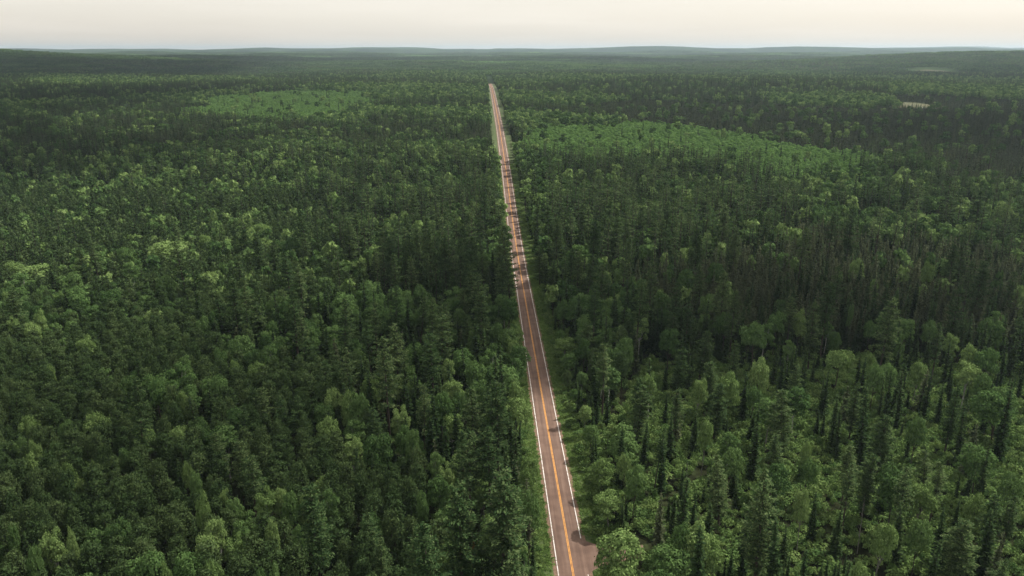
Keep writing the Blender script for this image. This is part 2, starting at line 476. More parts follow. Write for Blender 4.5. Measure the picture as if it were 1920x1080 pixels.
def white_pine(seed, H, R, base, q=1.0, gaps=.25):
    r_ = np.random.default_rng(seed); cr, tr = Buf(), Buf()
    lean = r_.normal(size=2) * .5
    def axis(z): return np.array([lean[0] * (z / H) ** 2, lean[1] * (z / H) ** 2, z])
    z = base; step = 1.25 / (q ** .5)
    while z < H - .4:
        t = (z - base) / (H - base)
        prof = (.55 + 1.0 * t) if t < .35 else (.9 * (1 - (t - .35) / .65) ** .8 + .16)
        nb = 5 if t < .8 else 4
        a0 = r_.uniform(0, 6.28)
        for k in range(nb):
            if r_.uniform() < gaps * (1 - t * .6): continue
            a = a0 + k * 2 * PI / nb + r_.normal() * .3
            L = R * prof * r_.uniform(.5, 1.18)
            rise = .05 + .30 * t + r_.normal() * .10
            d = np.array([math.cos(a), math.sin(a), rise]); d /= np.linalg.norm(d)
            o_ = axis(z + r_.uniform(-.4, .4))
            tip = o_ + d * L + np.array([0, 0, .18 * L * .5])
            if q > .5 and L > 1.2:
                tr.tube([o_, o_ + d * L * .6, tip], [.06, .04, .012], 3)
            npl = max(1, int(round(L / .95 * (q ** .5))))
            for j in range(npl):
                f0 = (j + .75) / npl
                c = o_ + (tip - o_) * f0 + np.array([-d[1], d[0], 0]) * r_.normal() * .28 * L * f0 * .6
                m = max(4, int(13 * q))
                off = r_.normal(size=(m, 3)) * np.array([.40, .40, .09])
                cr.cards(c + off, np.array([0, 0, 1.0]) + r_.normal(size=(m, 3)) * .36, r_.uniform(.28, .52, m) / q ** .4, r_.uniform(.12, .22, m) / q ** .4, d + np.array([0, 0, .35]) + r_.normal(size=(m, 3)) * .45)
        z += step * r_.uniform(.75, 1.3)
    m = int(30 * q) + 5
    cr.cards(axis(H - .6) + r_.normal(size=(m, 3)) * np.array([.35, .35, .5]), r_.normal(size=(m, 3)) + np.array([0, 0, .6]), .34, .16)
    tr.tube([axis(-.6), axis(H * .3), axis(H * .65), axis(H * .95)], [.34, .25, .15, .03], 6)
    return cr, tr

def red_pine(seed, H, R, base, q=1.0):
    r_ = np.random.default_rng(seed); cr, tr = Buf(), Buf()
    m = int(115 * q ** .6)
    for k in range(m):
        t = r_.uniform() ** .85
        zz = base + t * (H - base - .3)
        prof = math.sin(PI * min(1, .30 + .70 * (1 - t))) ** .8 * (.45 + .55 * min(1, (1 - t) * 2.2)) if t > .3 else .75 + .25 * t / .3
        rad = R * max(.06, prof) * r_.uniform(.55, 1.08)
        a = r_.uniform(0, 6.28)
        c = np.array([rad * math.cos(a), rad * math.sin(a), zz])
        mm = max(3, int(13 * q ** .5))
        d = np.array([math.cos(a) * .6, math.sin(a) * .6, .9])
        off = r_.normal(size=(mm, 3)) * .26
        cr.cards(c + off, np.array([math.cos(a), math.sin(a), .5]) + r_.normal(size=(mm, 3)) * .75, r_.uniform(.26, .46, mm) / q ** .4, r_.uniform(.10, .19, mm) / q ** .4, d + r_.normal(size=(mm, 3)) * .4)
    tr.tube([(0, 0, -.6), (0, .05, H * .5), (0, 0, H * .93)], [.17, .12, .03], 5)
    return cr, tr

def dead_tree(seed, H, R):
    r_ = np.random.default_rng(seed); tr, br = Buf(), Buf()
    tr.tube([(0, 0, -.6), (.1, 0, H * .4), (.05, .1, H * .75), (.15, .05, H)], [.2, .15, .09, .02], 6)
    for k in range(22):
        z = H * r_.uniform(.3, .96); a = r_.uniform(0, 6.28); L = R * r_.uniform(.4, 1.1) * (1.15 - z / H)
        d = np.array([math.cos(a), math.sin(a), r_.uniform(.05, .7)])
        p = np.array([.08, .04, z])
        (br).tube([p, p + d * L * .5 + r_.normal(size=3) * .08, p + d * L + np.array([0, 0, .25])], [.05, .035, .012], 4)
    return br, tr

def bush(seed, H, R, n):
    r_ = np.random.default_rng(seed); cr = Buf()
    for k in range(5):
        c = np.array([*(r_.normal(size=2) * R * .38), H * r_.uniform(.35, .62)])
        rr = R * r_.uniform(.4, .65)
        d = r_.normal(size=(n, 3)); d[:, 2] = np.abs(d[:, 2]) - .25; d /= np.linalg.norm(d, axis=1, keepdims=True)
        sz = r_.uniform(.16, .36, n)
        cr.cards(c + d * rr * r_.uniform(.6, 1.15, (n, 1)) * np.array([1, 1, H / R / 1.6]), d + r_.normal(size=(n, 3)) * .6 + np.array([0, 0, .3]), sz, sz * .7)
    return cr

PROTO = {}      # kind -> list of dict(H, R, colour, crown mesh, trunk mesh, full mesh)
def register(kind, bufs, H, R, leaf, bark, colour, lod='hi'):
    cr, tr = bufs
    cv, cf = cr.arrays(); tv, tf = tr.arrays()
    d = dict(H=H, R=R, colour=colour, kind=kind)
    nm = kind + '_' + lod
    if lod == 'hi':
        d['crown'] = mesh_from(nm + '_crown', cv, cf, [M[leaf]])
        d['trunk'] = mesh_from(nm + '_trunk', tv, tf, [M[bark]], smooth=True)
    d['full'] = mesh_from(nm + '_tree', np.concatenate([cv, tv]), np.concatenate([cf, tf + len(cv)]), [M[leaf], M[bark]], np.concatenate([np.zeros(len(cf)), np.ones(len(tf))]))
    PROTO.setdefault((kind, lod), []).append(d)

COLS = [('leaf_pale', 'pale green'), ('leaf_mid', 'mid green'), ('leaf_deep', 'deep green')]
for ci, (lf, cn) in enumerate(COLS):
    for s_, (H_, R_, b_, lo_, bk) in enumerate([(13, 4.6, 3.0, 30, 'bark_dark'), (15, 4.2, 4.2, 27, 'bark_grey'), (14, 3.3, 3.0, 20, 'bark_pale'), (13, 4.8, 4.0, 19, 'bark_dark')]):
        register('broadleaf', broadleaf(100 + ci * 10 + s_, H_, R_, b_, lo_, q=2.6), H_, R_ * 1.12, lf, bk, cn)
    register('broadleaf', broadleaf(170 + ci, 13, 4.2, 2.5, 12, q=.28, size=.5), 13, 4.7, lf, 'bark_dark', cn, 'lo')
    register('broadleaf', broadleaf(180 + ci, 14, 3.6, 3.0, 12, q=.28, size=.5), 14, 4.0, lf, 'bark_dark', cn, 'lo')
for s_ in range(2):
    register('aspen', broadleaf(300 + s_, 9, 2.2, 1.2, 9, q=.4, size=.36), 9, 2.5, 'leaf_aspen', 'bark_pale', 'light green', 'lo')
for s_, (H_, R_, p_) in enumerate([(15, 2.1, .9), (14, 1.5, .8), (12, 1.15, .75), (16, 2.6, .95), (15, 1.9, .65), (17, 2.4, 1.1)]):
    register('spruce', spruce(400 + s_, H_, R_, power=p_), H_, R_ * 1.08, 'needle_spruce', 'bark_dark', 'dark')
register('spruce', spruce(420, 14, 1.8, q=.5), 14, 1.9, 'needle_spruce', 'bark_dark', 'dark', 'lo')
register('spruce', spruce(421, 12, 1.3, q=.5), 12, 1.4, 'needle_spruce', 'bark_dark', 'dark', 'lo')
for s_, (H_, R_, b_, g_) in enumerate([(24, 3.6, 5, .15), (25, 3.4, 9, .3), (22, 4.0, 4, .18), (24, 2.8, 10, .35)]):
    register('white_pine', white_pine(500 + s_, H_, R_, b_, q=1.8, gaps=g_), H_, R_ * 1.1, 'needle_white', 'bark_dark', 'grey green')
register('white_pine', white_pine(520, 24, 3.4, 7, q=.6), 24, 3.7, 'needle_white', 'bark_dark', 'grey green', 'lo')
register('white_pine', white_pine(521, 24, 2.8, 9, q=.6, gaps=.3), 24, 3.1, 'needle_white', 'bark_dark', 'grey green', 'lo')
for s_ in range(3):
    register('red_pine', red_pine(600 + s_, 15, 1.9 + .2 * s_, 4, q=1.7), 15, 2.1 + .2 * s_, 'needle_red', 'bark_dark', 'olive green')
register('red_pine', red_pine(620, 15, 2.0, 4, q=.35), 15, 2.2, 'needle_red', 'bark_dark', 'olive green', 'lo')
for s_ in range(2):
    register('brown_spruce', spruce(640 + s_, 12, 1.9 + .3 * s_, q=.8, power=.7), 12, 2.1 + .3 * s_, 'needle_brown', 'bark_dark', 'dull brownish green')
register('brown_spruce', spruce(650, 12, 2.0, q=.8, power=.7), 12, 2.2, 'needle_brown', 'bark_dark', 'dull brownish green', 'lo')
for s_ in range(3):
    register('bog', spruce(660 + s_, 9, .8 + .15 * s_, q=.42), 9, .9 + .15 * s_, 'needle_bog', 'bark_dark', 'dark', 'lo')
register('dead', dead_tree(700, 12, 2.2), 12, 2.2, 'bark_grey', 'bark_grey', 'grey')
register('orange', red_pine(710, 12, 1.6, 2), 12, 1.8, 'needle_dead', 'bark_dark', 'orange brown')
_v, _f = dead_tree(700, 12, 2.2)[0].arrays()
DEAD_BRANCH = [mesh_from('branch', _v[k * 12:(k + 1) * 12], _f[k * 8:(k + 1) * 8] - k * 12, [M['bark_grey']]) for k in range(22)]
DEAD, ORANGE = PROTO[('dead', 'hi')], PROTO[('orange', 'hi')]

# ------------------------------------------------------------------ where the trees stand
ZONES = {
 'aspen': [[(61, 898), (135, 907), (205, 889), (253, 849), (288, 784), (358, 735), (335, 690), (264, 625), (210, 615), (137, 625), (40, 690), (5, 760), (8, 890)],
           [(-492, 1265), (-455, 1419), (-313, 1466), (-223, 1390), (-191, 1159), (-210, 960), (-310, 930), (-420, 1020)]],
 'bog': [[(138, 1210), (283, 1242), (451, 1117), (560, 1180), (600, 1330), (760, 1330), (1000, 1076), (520, 566), (390, 586), (337, 609), (352, 704), (288, 784), (253, 849), (135, 907), (91, 1039)]],
 'brown': [[(66, 385), (107, 444), (178, 468), (320, 418), (230, 272), (153, 281), (105, 293), (64, 302)]],
 'brush': [[(29, 230), (57, 278), (131, 278), (180, 252), (240, 240), (180, 90), (15, 90), (19, 208)]],
 'redpine': [[(-280, 278), (-135, 278), (-100, 247), (-60, 252), (-50, 189), (-29, 189), (-21, 90), (-200, 90)]],
 'redmix': [[(-500, 593), (-157, 563), (-74, 365), (-92, 316), (-135, 278), (-280, 278)]],
 'pine': [[(-157, 718), (-28, 691), (-7, 331), (-62, 331), (-115, 479)], [(18, 665), (155, 665), (219, 609), (146, 418), (80, 385), (14, 385)]],
}
def inside(poly, x, y):
    c = np.zeros(len(x), bool); p = np.array(poly, float); j = len(p) - 1
    for i in range(len(p)):
        xi, yi, xj, yj = *p[i], *p[j]
        with np.errstate(divide='ignore', invalid='ignore'):
            c ^= ((yi > y) != (yj > y)) & (x < (xj - xi) * (y - yi) / (yj - yi + 1e-12) + xi)
        j = i
    return c
def wob(x, y, s, p=0.0):
    return (np.sin(x / s + p + 1.2 * np.sin(y / (s * 1.3) + p)) + np.sin(y / (s * .8) + 2.1 * p + 1.1 * np.sin(x / (s * 1.1))) + .6 * np.sin((x + y) / (s * .45) + p)) / 2.6
MIX = {  # probabilities: broadleaf, spruce, white pine, red pine, brown spruce, bog, aspen, bush
 'aspen': (.02, .012, 0, 0, 0, 0, .968, 0), 'bog': (.03, .03, .01, 0, .10, .83, 0, 0), 'brown': (.07, .10, .05, 0, .78, 0, 0, 0),
 'brush': (.05, .095, .015, 0, .01, 0, 0, .83), 'redpine': (.17, .03, .01, .79, 0, 0, 0, 0), 'redmix': (.34, .05, .03, .58, 0, 0, 0, 0),
 'pine': (.36, .20, .40, 0, .04, 0, 0, 0), 'mixed': (.50, .20, .16, .06, .05, 0, 0, .03),
 'farb': (.78, .06, .06, 0, 0, 0, .10, 0), 'farc': (.18, .34, .10, 0, .38, 0, 0, 0)}
KN = ['broadleaf', 'spruce', 'white_pine', 'red_pine', 'brown_spruce', 'bog', 'aspen', 'bush']
RAD = {'broadleaf': 2.9, 'spruce': 1.5, 'white_pine': 2.4, 'red_pine': 1.75, 'brown_spruce': 1.75, 'bog': .95, 'aspen': 1.7, 'bush': .95}
def zone_of(x, y):
    far_ = 1 + np.clip(np.hypot(x, y) - 500, 0, 700) / 350
    xx = x + 14 * far_ * wob(x, y, 37, .4); yy = y + 18 * far_ * wob(x, y, 45, 1.9)
    z = np.full(len(x), 'mixed', dtype='<U8')
    r = np.hypot(x, y)
    fm = wob(x, y, 160, 2.2) + .5 * wob(x, y, 60, .3)
    z[(r > 760) & (fm > .1)] = 'farb'; z[(r > 760) & (fm <= .1)] = 'farc'
    for k, polys in ZONES.items():
        jx = rng.normal(size=len(x)) * 5 if k == 'aspen' else 0.0
        jy = rng.normal(size=len(x)) * 9 if k == 'aspen' else 0.0
        for p in polys: z[inside(p, xx + jx, yy + jy)] = k
    return z
def wedge(y): return .633 * y + 22.8 + 38 + .03 * y
def kinds_at(x, y):
    z = zone_of(x, y); u = rng.uniform(size=len(x)); k = np.zeros(len(x), int)
    for zn, pr in MIX.items():
        mk = z == zn
        if zn in ('mixed', 'pine', 'redmix', 'redpine', 'farb', 'farc'):      # like grows beside like
            u[mk] = np.clip(u[mk] * .75 + .125 + .30 * wob(x[mk], y[mk], 17, 3.3) + .1 * wob(x[mk], y[mk], 55, 1.3), 0.001, .999)
        k[mk] = np.searchsorted(np.cumsum(pr) / sum(pr), u[mk], side='right').clip(0, 7)
    return k

TREES = []   # kind, x, y, h, w, hero
HERO = '''B,-183,397.9,22,22.2 B,-211.4,448.7,19.6,13.7 B,-198,385.4,19.8,10 B,-146.8,444.2,20.5,12.5 B,-135,411.9,19.6,11.7 B,-171,417.5,20.4,8.8 B,-166.4,414.5,16.4,8.8 B,-169.1,430.5,18.3,5.1 B,-185.7,473.9,20.5,6.6 B,-141.5,365,19.2,6.1 B,-142.1,346.1,20.3,10.7 B,-103.2,357.2,16.8,3.8 B,-126.5,441.7,18.4,6.2 B,-163.4,486.4,17.4,9.1 B,-229.4,358.2,20,19 B,-244.1,366.5,18.8,10.5 B,-204.7,327.3,16.3,7.1 B,-208.2,326.8,17.2,6.3 B,-196.8,320.5,17.5,6.9 B,-183.9,284.8,20.3,5.5 B,-182.5,275.4,19.7,7.4 B,-165.7,266.1,17,5.2 B,-153.5,260.5,19.8,7.7 B,-147.2,299.3,16.9,8.7 B,-119.8,281.3,19,6.8 B,-132.8,326.7,16.8,9.4 B,-153.3,332.3,16.3,4 B,-161.1,327.8,20.1,3.5 B,-163.8,242.3,17.2,3.3 B,-155,240.7,17.2,4.2 B,-110.1,241.2,20.6,6.5 B,-74.5,267.7,20.2,9.2 B,-84.6,265.7,17.6,5.9 B,-84.9,252.2,20.5,8.1 B,-100.6,248.8,18.7,4.9 B,-93.4,240.7,19.3,4.2 B,-87.2,242.8,17.2,7.8 B,-54.1,216.3,20.5,6.5 B,-98.5,213.6,19.3,3.2 B,-192.3,280.6,20.6,5.5 B,-215.6,314.4,20.2,5.3 B,-205,307.5,17.6,5.9 B,-218.6,398.4,17.9,8.5 B,-211.1,398.1,17,7.5 B,-192.9,327.5,16.9,6.3 B,-294.9,438.3,16.6,9.3 B,-277,476.1,17.6,7.8 B,-301.9,489,19,9.1 B,-310.7,481.9,16.3,7.9 W,-203.9,352.6,26.9,10 W,-142.9,399.8,25.3,9.4 W,-100.6,286.5,21.5,11.8 W,-71.2,252,20,10.5 W,-61.5,234.1,20,8.7 W,-180.9,331.3,20,7.1 W,-106.7,390.6,25.6,7.4 W,-197,345.8,21.8,7.4 W,-84,278.5,20,6.1 S,-172.1,331,16.7,3.2 S,-178.8,353.9,13.3,4.2 S,-194.7,308.3,15.9,2.2 S,-199.5,324.4,16.2,2.3 S,-185,302.1,13.3,2.6 S,-177,296.4,16,2.5 S,-157.4,303.2,14.5,2.2 S,-136.1,289.7,15.3,2.5 S,-138,302.1,13.2,2.9 S,-188.4,350.8,13.4,3.4 S,-133.5,245.7,13.9,3 S,-170,288.1,16.6,2.1 S,-168.1,302.3,13.9,2.6 N,-151.8,346.8,10.1,5 B,-86,453.8,20.4,9.6 B,-73.2,439.5,20.5,12.4 B,-63,447.2,17.8,9.4 B,-17.2,493,17.9,8 B,-39.6,485.8,18.6,10.2 B,-6.1,276,19.7,7.4 B,0.7,277.5,16.8,8.1 B,2.7,276.6,19.6,6.1 B,-22.1,241.5,19.8,5.4 B,-18,225.8,20.1,7.9 B,-38.9,232.9,16.4,7 B,-44.5,226.4,20.5,6.8 B,-32,228.8,16.7,4 B,1.4,223.5,17.8,6.7 B,-14.5,269.1,19,6.6 B,-7.3,246,20.4,8.5 B,-21.8,217,17.8,4.9 B,-48.8,211.4,20.4,5.8 B,20.6,278.1,12,10.2 B,30.5,316.4,17.7,12.2 B,35.9,324.9,17.7,6.2 B,44.6,319,17.1,10 B,21.2,262.5,12,7.1 B,42.6,277,16.9,6.1 B,40.9,261,19.3,7 B,50,284.4,20.7,6.9 B,65.1,321.8,17,9.3 B,21.7,309.9,16.5,6.7 B,22.7,220.4,12,4.9 B,44.9,231.5,18.6,5.8 B,0,264.1,18.1,6.5 W,-8.2,441.7,30.5,7.2 W,28.3,270.1,20,9.2 W,-51.6,481.9,22.9,7.8 W,-57.9,467.7,20,6.6 W,14.8,452.7,29.2,8.4 W,23.2,430.9,28.6,8.1 W,36.1,455.7,26.4,8.5 W,53.2,438.4,29.1,8.2 W,61,435.2,27.6,8.1 W,80.7,468.6,26.3,8.7 W,-30.8,489.4,20,6.8 W,27,410.6,23.8,7.7 W,42.7,402.5,22.7,8.5 W,62.6,401.9,21,8.5 W,86,415.6,22.7,8.8 W,80.7,430.8,25.4,8.1 W,-16.7,392.4,23.3,8.3 W,-11,356.8,20.5,8.5 W,-27,331.3,20,7.9 W,-20.5,315.1,20,7.6 W,61.7,282.3,20,7.5 W,56.8,245.3,20,7.3 W,14.5,384,20.7,8.2 W,18.8,358.2,20,7.7 W,38.6,221.2,20,6.1 S,-26.4,248.2,15,4.3 S,-75.3,391.8,15.8,3.3 S,-70.6,414.9,14.9,3.4 S,-60.5,379.6,14.2,3.2 S,-55.6,428.4,14.7,3.5 S,-53.5,436.5,13.7,4.1 S,-38.5,349.6,14.6,3.4 S,-33.2,377.1,16.8,3.1 S,-26.9,377.9,16.7,3.1 S,-3.3,346.9,15.5,3.3 S,-4.7,326.1,15,3.5 S,-31.4,312.6,14.4,3 N,54.5,330.8,16,4.8 N,-50.5,390.7,15,2.8 B,114,288.5,19.8,6.3 B,82.2,238.3,20.1,7.7 B,115.7,254.2,17.9,10.6 B,68.7,226.1,19.8,8.4 B,160.8,265.2,19.7,6.5 B,161,251.8,19.4,6.8 B,163.4,247.3,19.2,9.1 B,152,238.2,19.7,8.8 B,137.4,242.5,17.9,6.6 B,150.1,217.5,19.4,10.9 B,153.1,232.2,17.5,6.4 B,119.6,235.1,18.4,7 B,141.8,263.4,19.7,3.9 B,122.9,246.8,19.3,4.9 B,83.5,315,17.6,9.1 B,134.8,293.2,20.5,2.8 B,167.8,321.8,19.2,3.1 B,227.2,347.1,18.9,5.8 B,89.8,276.2,16.3,4 B,171.3,369.7,18.7,8.8 B,218.3,374.9,17.4,10.7 B,202,361.1,19.3,7.7 B,289.6,469.2,18.3,13.2 B,319.9,494.6,19.9,13.8 B,59.1,226,19.2,5.6 W,68.8,262.9,20,8.4 W,64.9,234.1,20,8.7 W,77.4,252,20,6.2 W,93.3,386.3,20,8.2 W,121.6,409.8,21.1,8.7 W,149.6,444.9,25.7,9.4 W,164.7,455.4,25.2,8.5 W,173.9,436,21.2,8.2 W,200,452.9,23.9,8.5 W,92.4,232.9,20,6.4 S,135.5,298.7,12.8,5.1 S,139.5,259.5,16.5,5.1 S,142.2,276.6,9.7,6.5 S,101.2,274.4,10.6,3.4 S,163.4,258.2,12.2,2.6 S,166.9,282.8,7.4,2.1 S,94.7,276.4,14.9,2.7 S,102.7,274.2,15.7,2.7 S,105.3,274.2,15.8,2.3 S,118.5,271.8,15.8,2.7 S,104.5,238.5,13.8,2.1 S,100.8,248.6,16,2.5 S,121.5,232.1,15.3,2.3 S,101.1,258.1,15.6,2.5 S,154.2,250.4,14.7,2.8 S,161.6,239,15.4,2.1 S,165.2,236.5,16,2.4 S,167,235.8,15.5,2.1 S,209.1,370.4,15.8,2.2 S,189.4,417.1,13.3,5.9 S,80.4,283.5,13.8,4.2 S,82,276.9,14.8,4.1 S,86.9,272.9,15.5,4 S,155.5,269.4,14,2.6 B,-136.8,198,19.3,6 B,-118.7,200.7,19.1,8.6 B,-128.6,200.3,16.5,5.1 B,-126.5,184.4,18.4,4.2 B,-123,185.4,17.3,4.3 B,-134.1,188.6,16.5,4.3 B,-125.1,179.3,16.9,6 B,-101.5,194.8,17.7,6.9 B,-94,196.9,17.1,7 B,-103.2,183.6,17.1,4.7 B,-108.9,171.3,16.4,5.8 B,-113.2,174.8,18.3,4.1 B,-107.7,176.3,18,2.7 B,-82.8,174.6,19,2.7 B,-78.8,168.9,18.9,3.9 B,-69.2,164.8,17.3,3.4 B,-71.8,155.9,20.3,4.1 B,-66.7,161,16.3,5.5 B,-59.4,162.7,18.1,6.4 B,-56.2,164.5,17.5,3.9 B,-52.7,159.7,18.1,5 B,-53.3,199.9,16.8,8.1 B,-66.1,149.2,20,5.5 B,-48.3,162.3,17.9,5.9 B,-48.9,171.3,16.4,4.4 B,-43.3,161.1,19,5 B,-44,152.9,16.7,5.3 B,-46.6,146.4,18.7,3.9 B,-54.3,148.5,17.8,3.9 B,-100.1,144.3,18.9,6.1 B,-93.8,142.4,20.5,2.6 B,-100.5,137.1,19.9,4 B,-110.5,147.2,18.1,3.1 B,-67.3,134.8,19.9,8 B,-60,134.2,19.1,4.7 B,-66.4,145,17.9,5.8 B,-61.1,145.1,16.9,5.8 B,-69.9,132.2,18.9,3.6 B,-83.7,129.9,18.8,2.8 B,-47,129.8,20.5,3.2 B,-50,130.4,20.6,3.2 B,-98.3,213,19,5.3 B,-80.2,130.2,17.8,2.5 W,-75.3,213.3,20,6.9 W,-66.5,204.7,20,6.7 W,-71.3,179.4,20,6.4 W,-77.1,184.1,20,6.1 W,-61.9,207,20,6.2 W,-78.1,202.4,20,4.6 S,-69.7,173.9,15.5,1.1 S,-66.2,171.3,16.4,1.1 S,-56.4,182.4,14.6,1.2 S,-54.2,181.2,14.8,1.2 S,-53.4,183.5,14,1.2 S,-62.8,178.5,14.2,1.4 S,-106.5,207.9,16.7,1.3 S,-114.2,213.6,14.6,1.3 S,-128,211.8,16.7,1.6 B,-46.6,211.4,20.3,9 B,-33.2,205.8,18.9,6.7 B,-26.6,216.4,17.4,6.5 B,-19.5,210.6,20.6,7.9 B,-17.5,203.3,18.5,8.2 B,-13.9,213.7,18.1,4.8 B,-43.7,190.3,17.7,7.3 B,-27.7,187.8,20.7,4.8 B,-19.4,180.2,18.5,5.1 B,-13,180.8,17.6,7.4 B,-16.2,174.8,18.4,5 B,-7,169,16.8,6.1 B,2.1,211,19,9.5 B,5.3,178.9,18.2,5.5 B,4,173.7,17.6,4.9 B,-1.3,159.8,19.8,6.7 B,4.1,156.5,20,5.7 B,-0.4,159.5,16.3,6.7 B,-4.3,148.1,18.6,7.1 B,1.6,148.8,17.5,5.5 B,-13.4,140,20.4,5.6 B,-21.1,158.3,19.8,3.7 B,3,140,17.4,3.4 B,23.2,206.7,12,6.3 B,24.1,184.9,12,7.1 B,24.6,169.8,12,8.8 B,30.7,171.7,17.6,6.7 B,30.2,178.3,19,4.1 B,36.8,147.6,18.4,5.9 B,-8.1,174.2,19.1,4.9 W,-39.6,201.4,20,7.1 W,-32.5,148.5,20,7.1 W,37.9,213,20.8,8 W,39.1,187.1,20,4.3 W,49,212.3,20,5.3 W,-28.2,138.8,20,4.4 S,-5.9,211.5,12.7,2.7 S,-2.6,202.2,15,2.3 S,-4.6,201.8,13.5,2.3 S,-1.2,191.4,15.7,2.7 S,-8,209.6,11.2,2.1 S,-27.3,168.4,13.6,2 S,-25.5,161.1,12.8,3 S,-21.9,167.2,13.3,2.2 S,-27.9,189.1,8.1,1.7 S,-24,187.3,8,1.9 S,-10.7,155.3,11.3,2.1 S,4.8,151.8,10.6,2.2 S,3.8,148.6,7.5,1.8 S,-21,149.3,9.8,2.4 S,-25.8,156.2,9.2,1.9 S,-27,149.5,10.2,1.8 S,-25.7,150.2,10.2,1.6 S,-24.4,150,8.5,1.6 S,22.2,235.4,10.7,2.7 S,22.7,231.4,9.9,2.6 S,25.7,227.8,11,3.1 S,23.5,200.3,11,3.1 S,26.3,173.4,9.9,2 S,27.5,173.8,9.8,1.8 S,29.3,173.1,7.7,1.8 S,40.1,172.9,8.2,2.5 S,41.7,173.9,8.6,1.6 S,42.8,172.3,7.7,1.8 S,40.5,208.2,9.7,2.7 S,49.6,227.3,11.8,2.9 S,1.9,187.2,10.4,2.4 N,-10.3,153.2,8,1 O,-8.1,151.9,10,2.4 B,54.1,196,20.3,4.5 B,58.1,184,16.9,7.1 B,40.8,148.3,18.4,7.9 B,122.9,180.7,18.7,11.1 B,148.9,215.3,18.5,13 B,116.2,200.2,17.7,6.1 B,101.3,167.1,17,7.4 B,81.9,148.2,18.9,5.9 B,70.5,133.7,19.9,4.3 B,92.7,151.8,16.6,6.4 B,109.5,160.2,17.3,6.3 B,77.7,183.2,19.9,3.3 B,68.8,159.8,19.8,4.2 W,62.6,215.7,20,8.6 W,79.3,204,23.8,9.2 W,70.1,184.1,20,6.1 W,52.8,170.7,20.7,7 W,104.9,216.2,20,7 W,103.6,194.6,20,8.9 W,129.9,207.4,22.6,7.3 W,86.9,178.2,20,5.9 W,90.3,173.7,20,7.6 W,93.2,161.3,23.2,5.9 W,83.2,168.4,20,4.8 W,98.2,144.6,20,9.6 W,106,174.5,20,5.4 W,109.7,155,20,6.1 W,98,132.8,20,4.3 W,106.5,171.2,20,4.9 W,113.3,153.6,20,5.2 S,67.3,191.8,24,5.3 S,77.5,159,14.6,5 S,53.1,151.1,18,3 S,57.1,151.1,13.2,2.2 S,60.9,153.9,10.5,1.8 S,73.1,164.1,14.8,2.1 S,74.3,164,14.4,1.9 S,96.8,217.1,11.7,2.5 S,99.1,214.9,14.1,3.3 S,116.6,203.8,9.6,2.6 S,135.2,233.7,7,2.4 S,134.1,239.1,7,2.7 S,122.6,219.2,7,1.7 S,143.1,215.8,7.5,2.2 S,119.4,182.2,8.4,2.1 S,66.8,205.4,7,1.3 S,66.2,215,9.9,3.3 S,46.8,148.1,7,1.4 S,48.2,148.8,7,1.2 S,60.7,146.9,7.9,1.8 S,62.2,147.7,9.2,1.8 S,71.5,148.8,7,1.6 S,72.8,148.1,7,1.6 S,69.8,148.1,7,1.6 S,76.7,151.4,7,1.2 S,80.4,146.3,7,1.6 S,93.1,145.6,7,1.6 S,95.4,146.3,7,1.6 S,42.2,147.4,7,1.2 S,53.9,187.2,10.3,1.7 S,44.2,173,8.7,1.6 S,50.6,179.6,8.4,1.6 N,83.8,160.5,15.7,2.1 N,85.4,153.7,9.6,2.5 N,66.6,181.8,9.8,0.9 N,48.2,188.4,10.2,1.5 N,119.2,162.1,9.7,1.3 W,-0.5,343,38,12.2 W,-4,360,37,11.5 W,-5,346,31,8 S,-2.6,336,17,5 B,24.6,147,15.5,12.6 B,34.5,145,14.5,11.5 B,43,149,14,9 B,30,137,13,9'''
KMAP = {'B': 'broadleaf', 'W': 'white_pine', 'S': 'spruce', 'N': 'dead', 'O': 'orange'}
CELL = 4.0
hashg = {}
def put(kind, x, y, h, w, rad, hero):
    TREES.append((kind, x, y, h, w, hero))
    hashg.setdefault((int(x // CELL), int(y // CELL)), []).append((x, y, rad))
def free(x, y, rad, k):
    a, b = int(x // CELL), int(y // CELL)
    for i in range(a - 2, a + 3):
        for j in range(b - 2, b + 3):
            for (px, py, pr) in hashg.get((i, j), ()):
                if (px - x) ** 2 + (py - y) ** 2 < ((pr + rad) * k) ** 2: return False
    return True
for t in HERO.split():
    k, x, y, h, w = t.split(','); x, y, h, w = map(float, (x, y, h, w)); k = KMAP[k]
    if on_side_road(np.array(x), np.array(y), 1.0): y = y - 6 if y < 160 else y + 6
    put(k, x, y, h, w, min(max(w * .33, .7), 4.0), True)
N = 150000
yy = np.sqrt(rng.uniform(95 ** 2, 720 ** 2, N))
xx = rng.uniform(-1, 1, N) * wedge(yy)
kk = kinds_at(xx, yy)
uu = np.abs(xx - road_x(yy))
sr = on_side_road(xx, yy, 1.2)
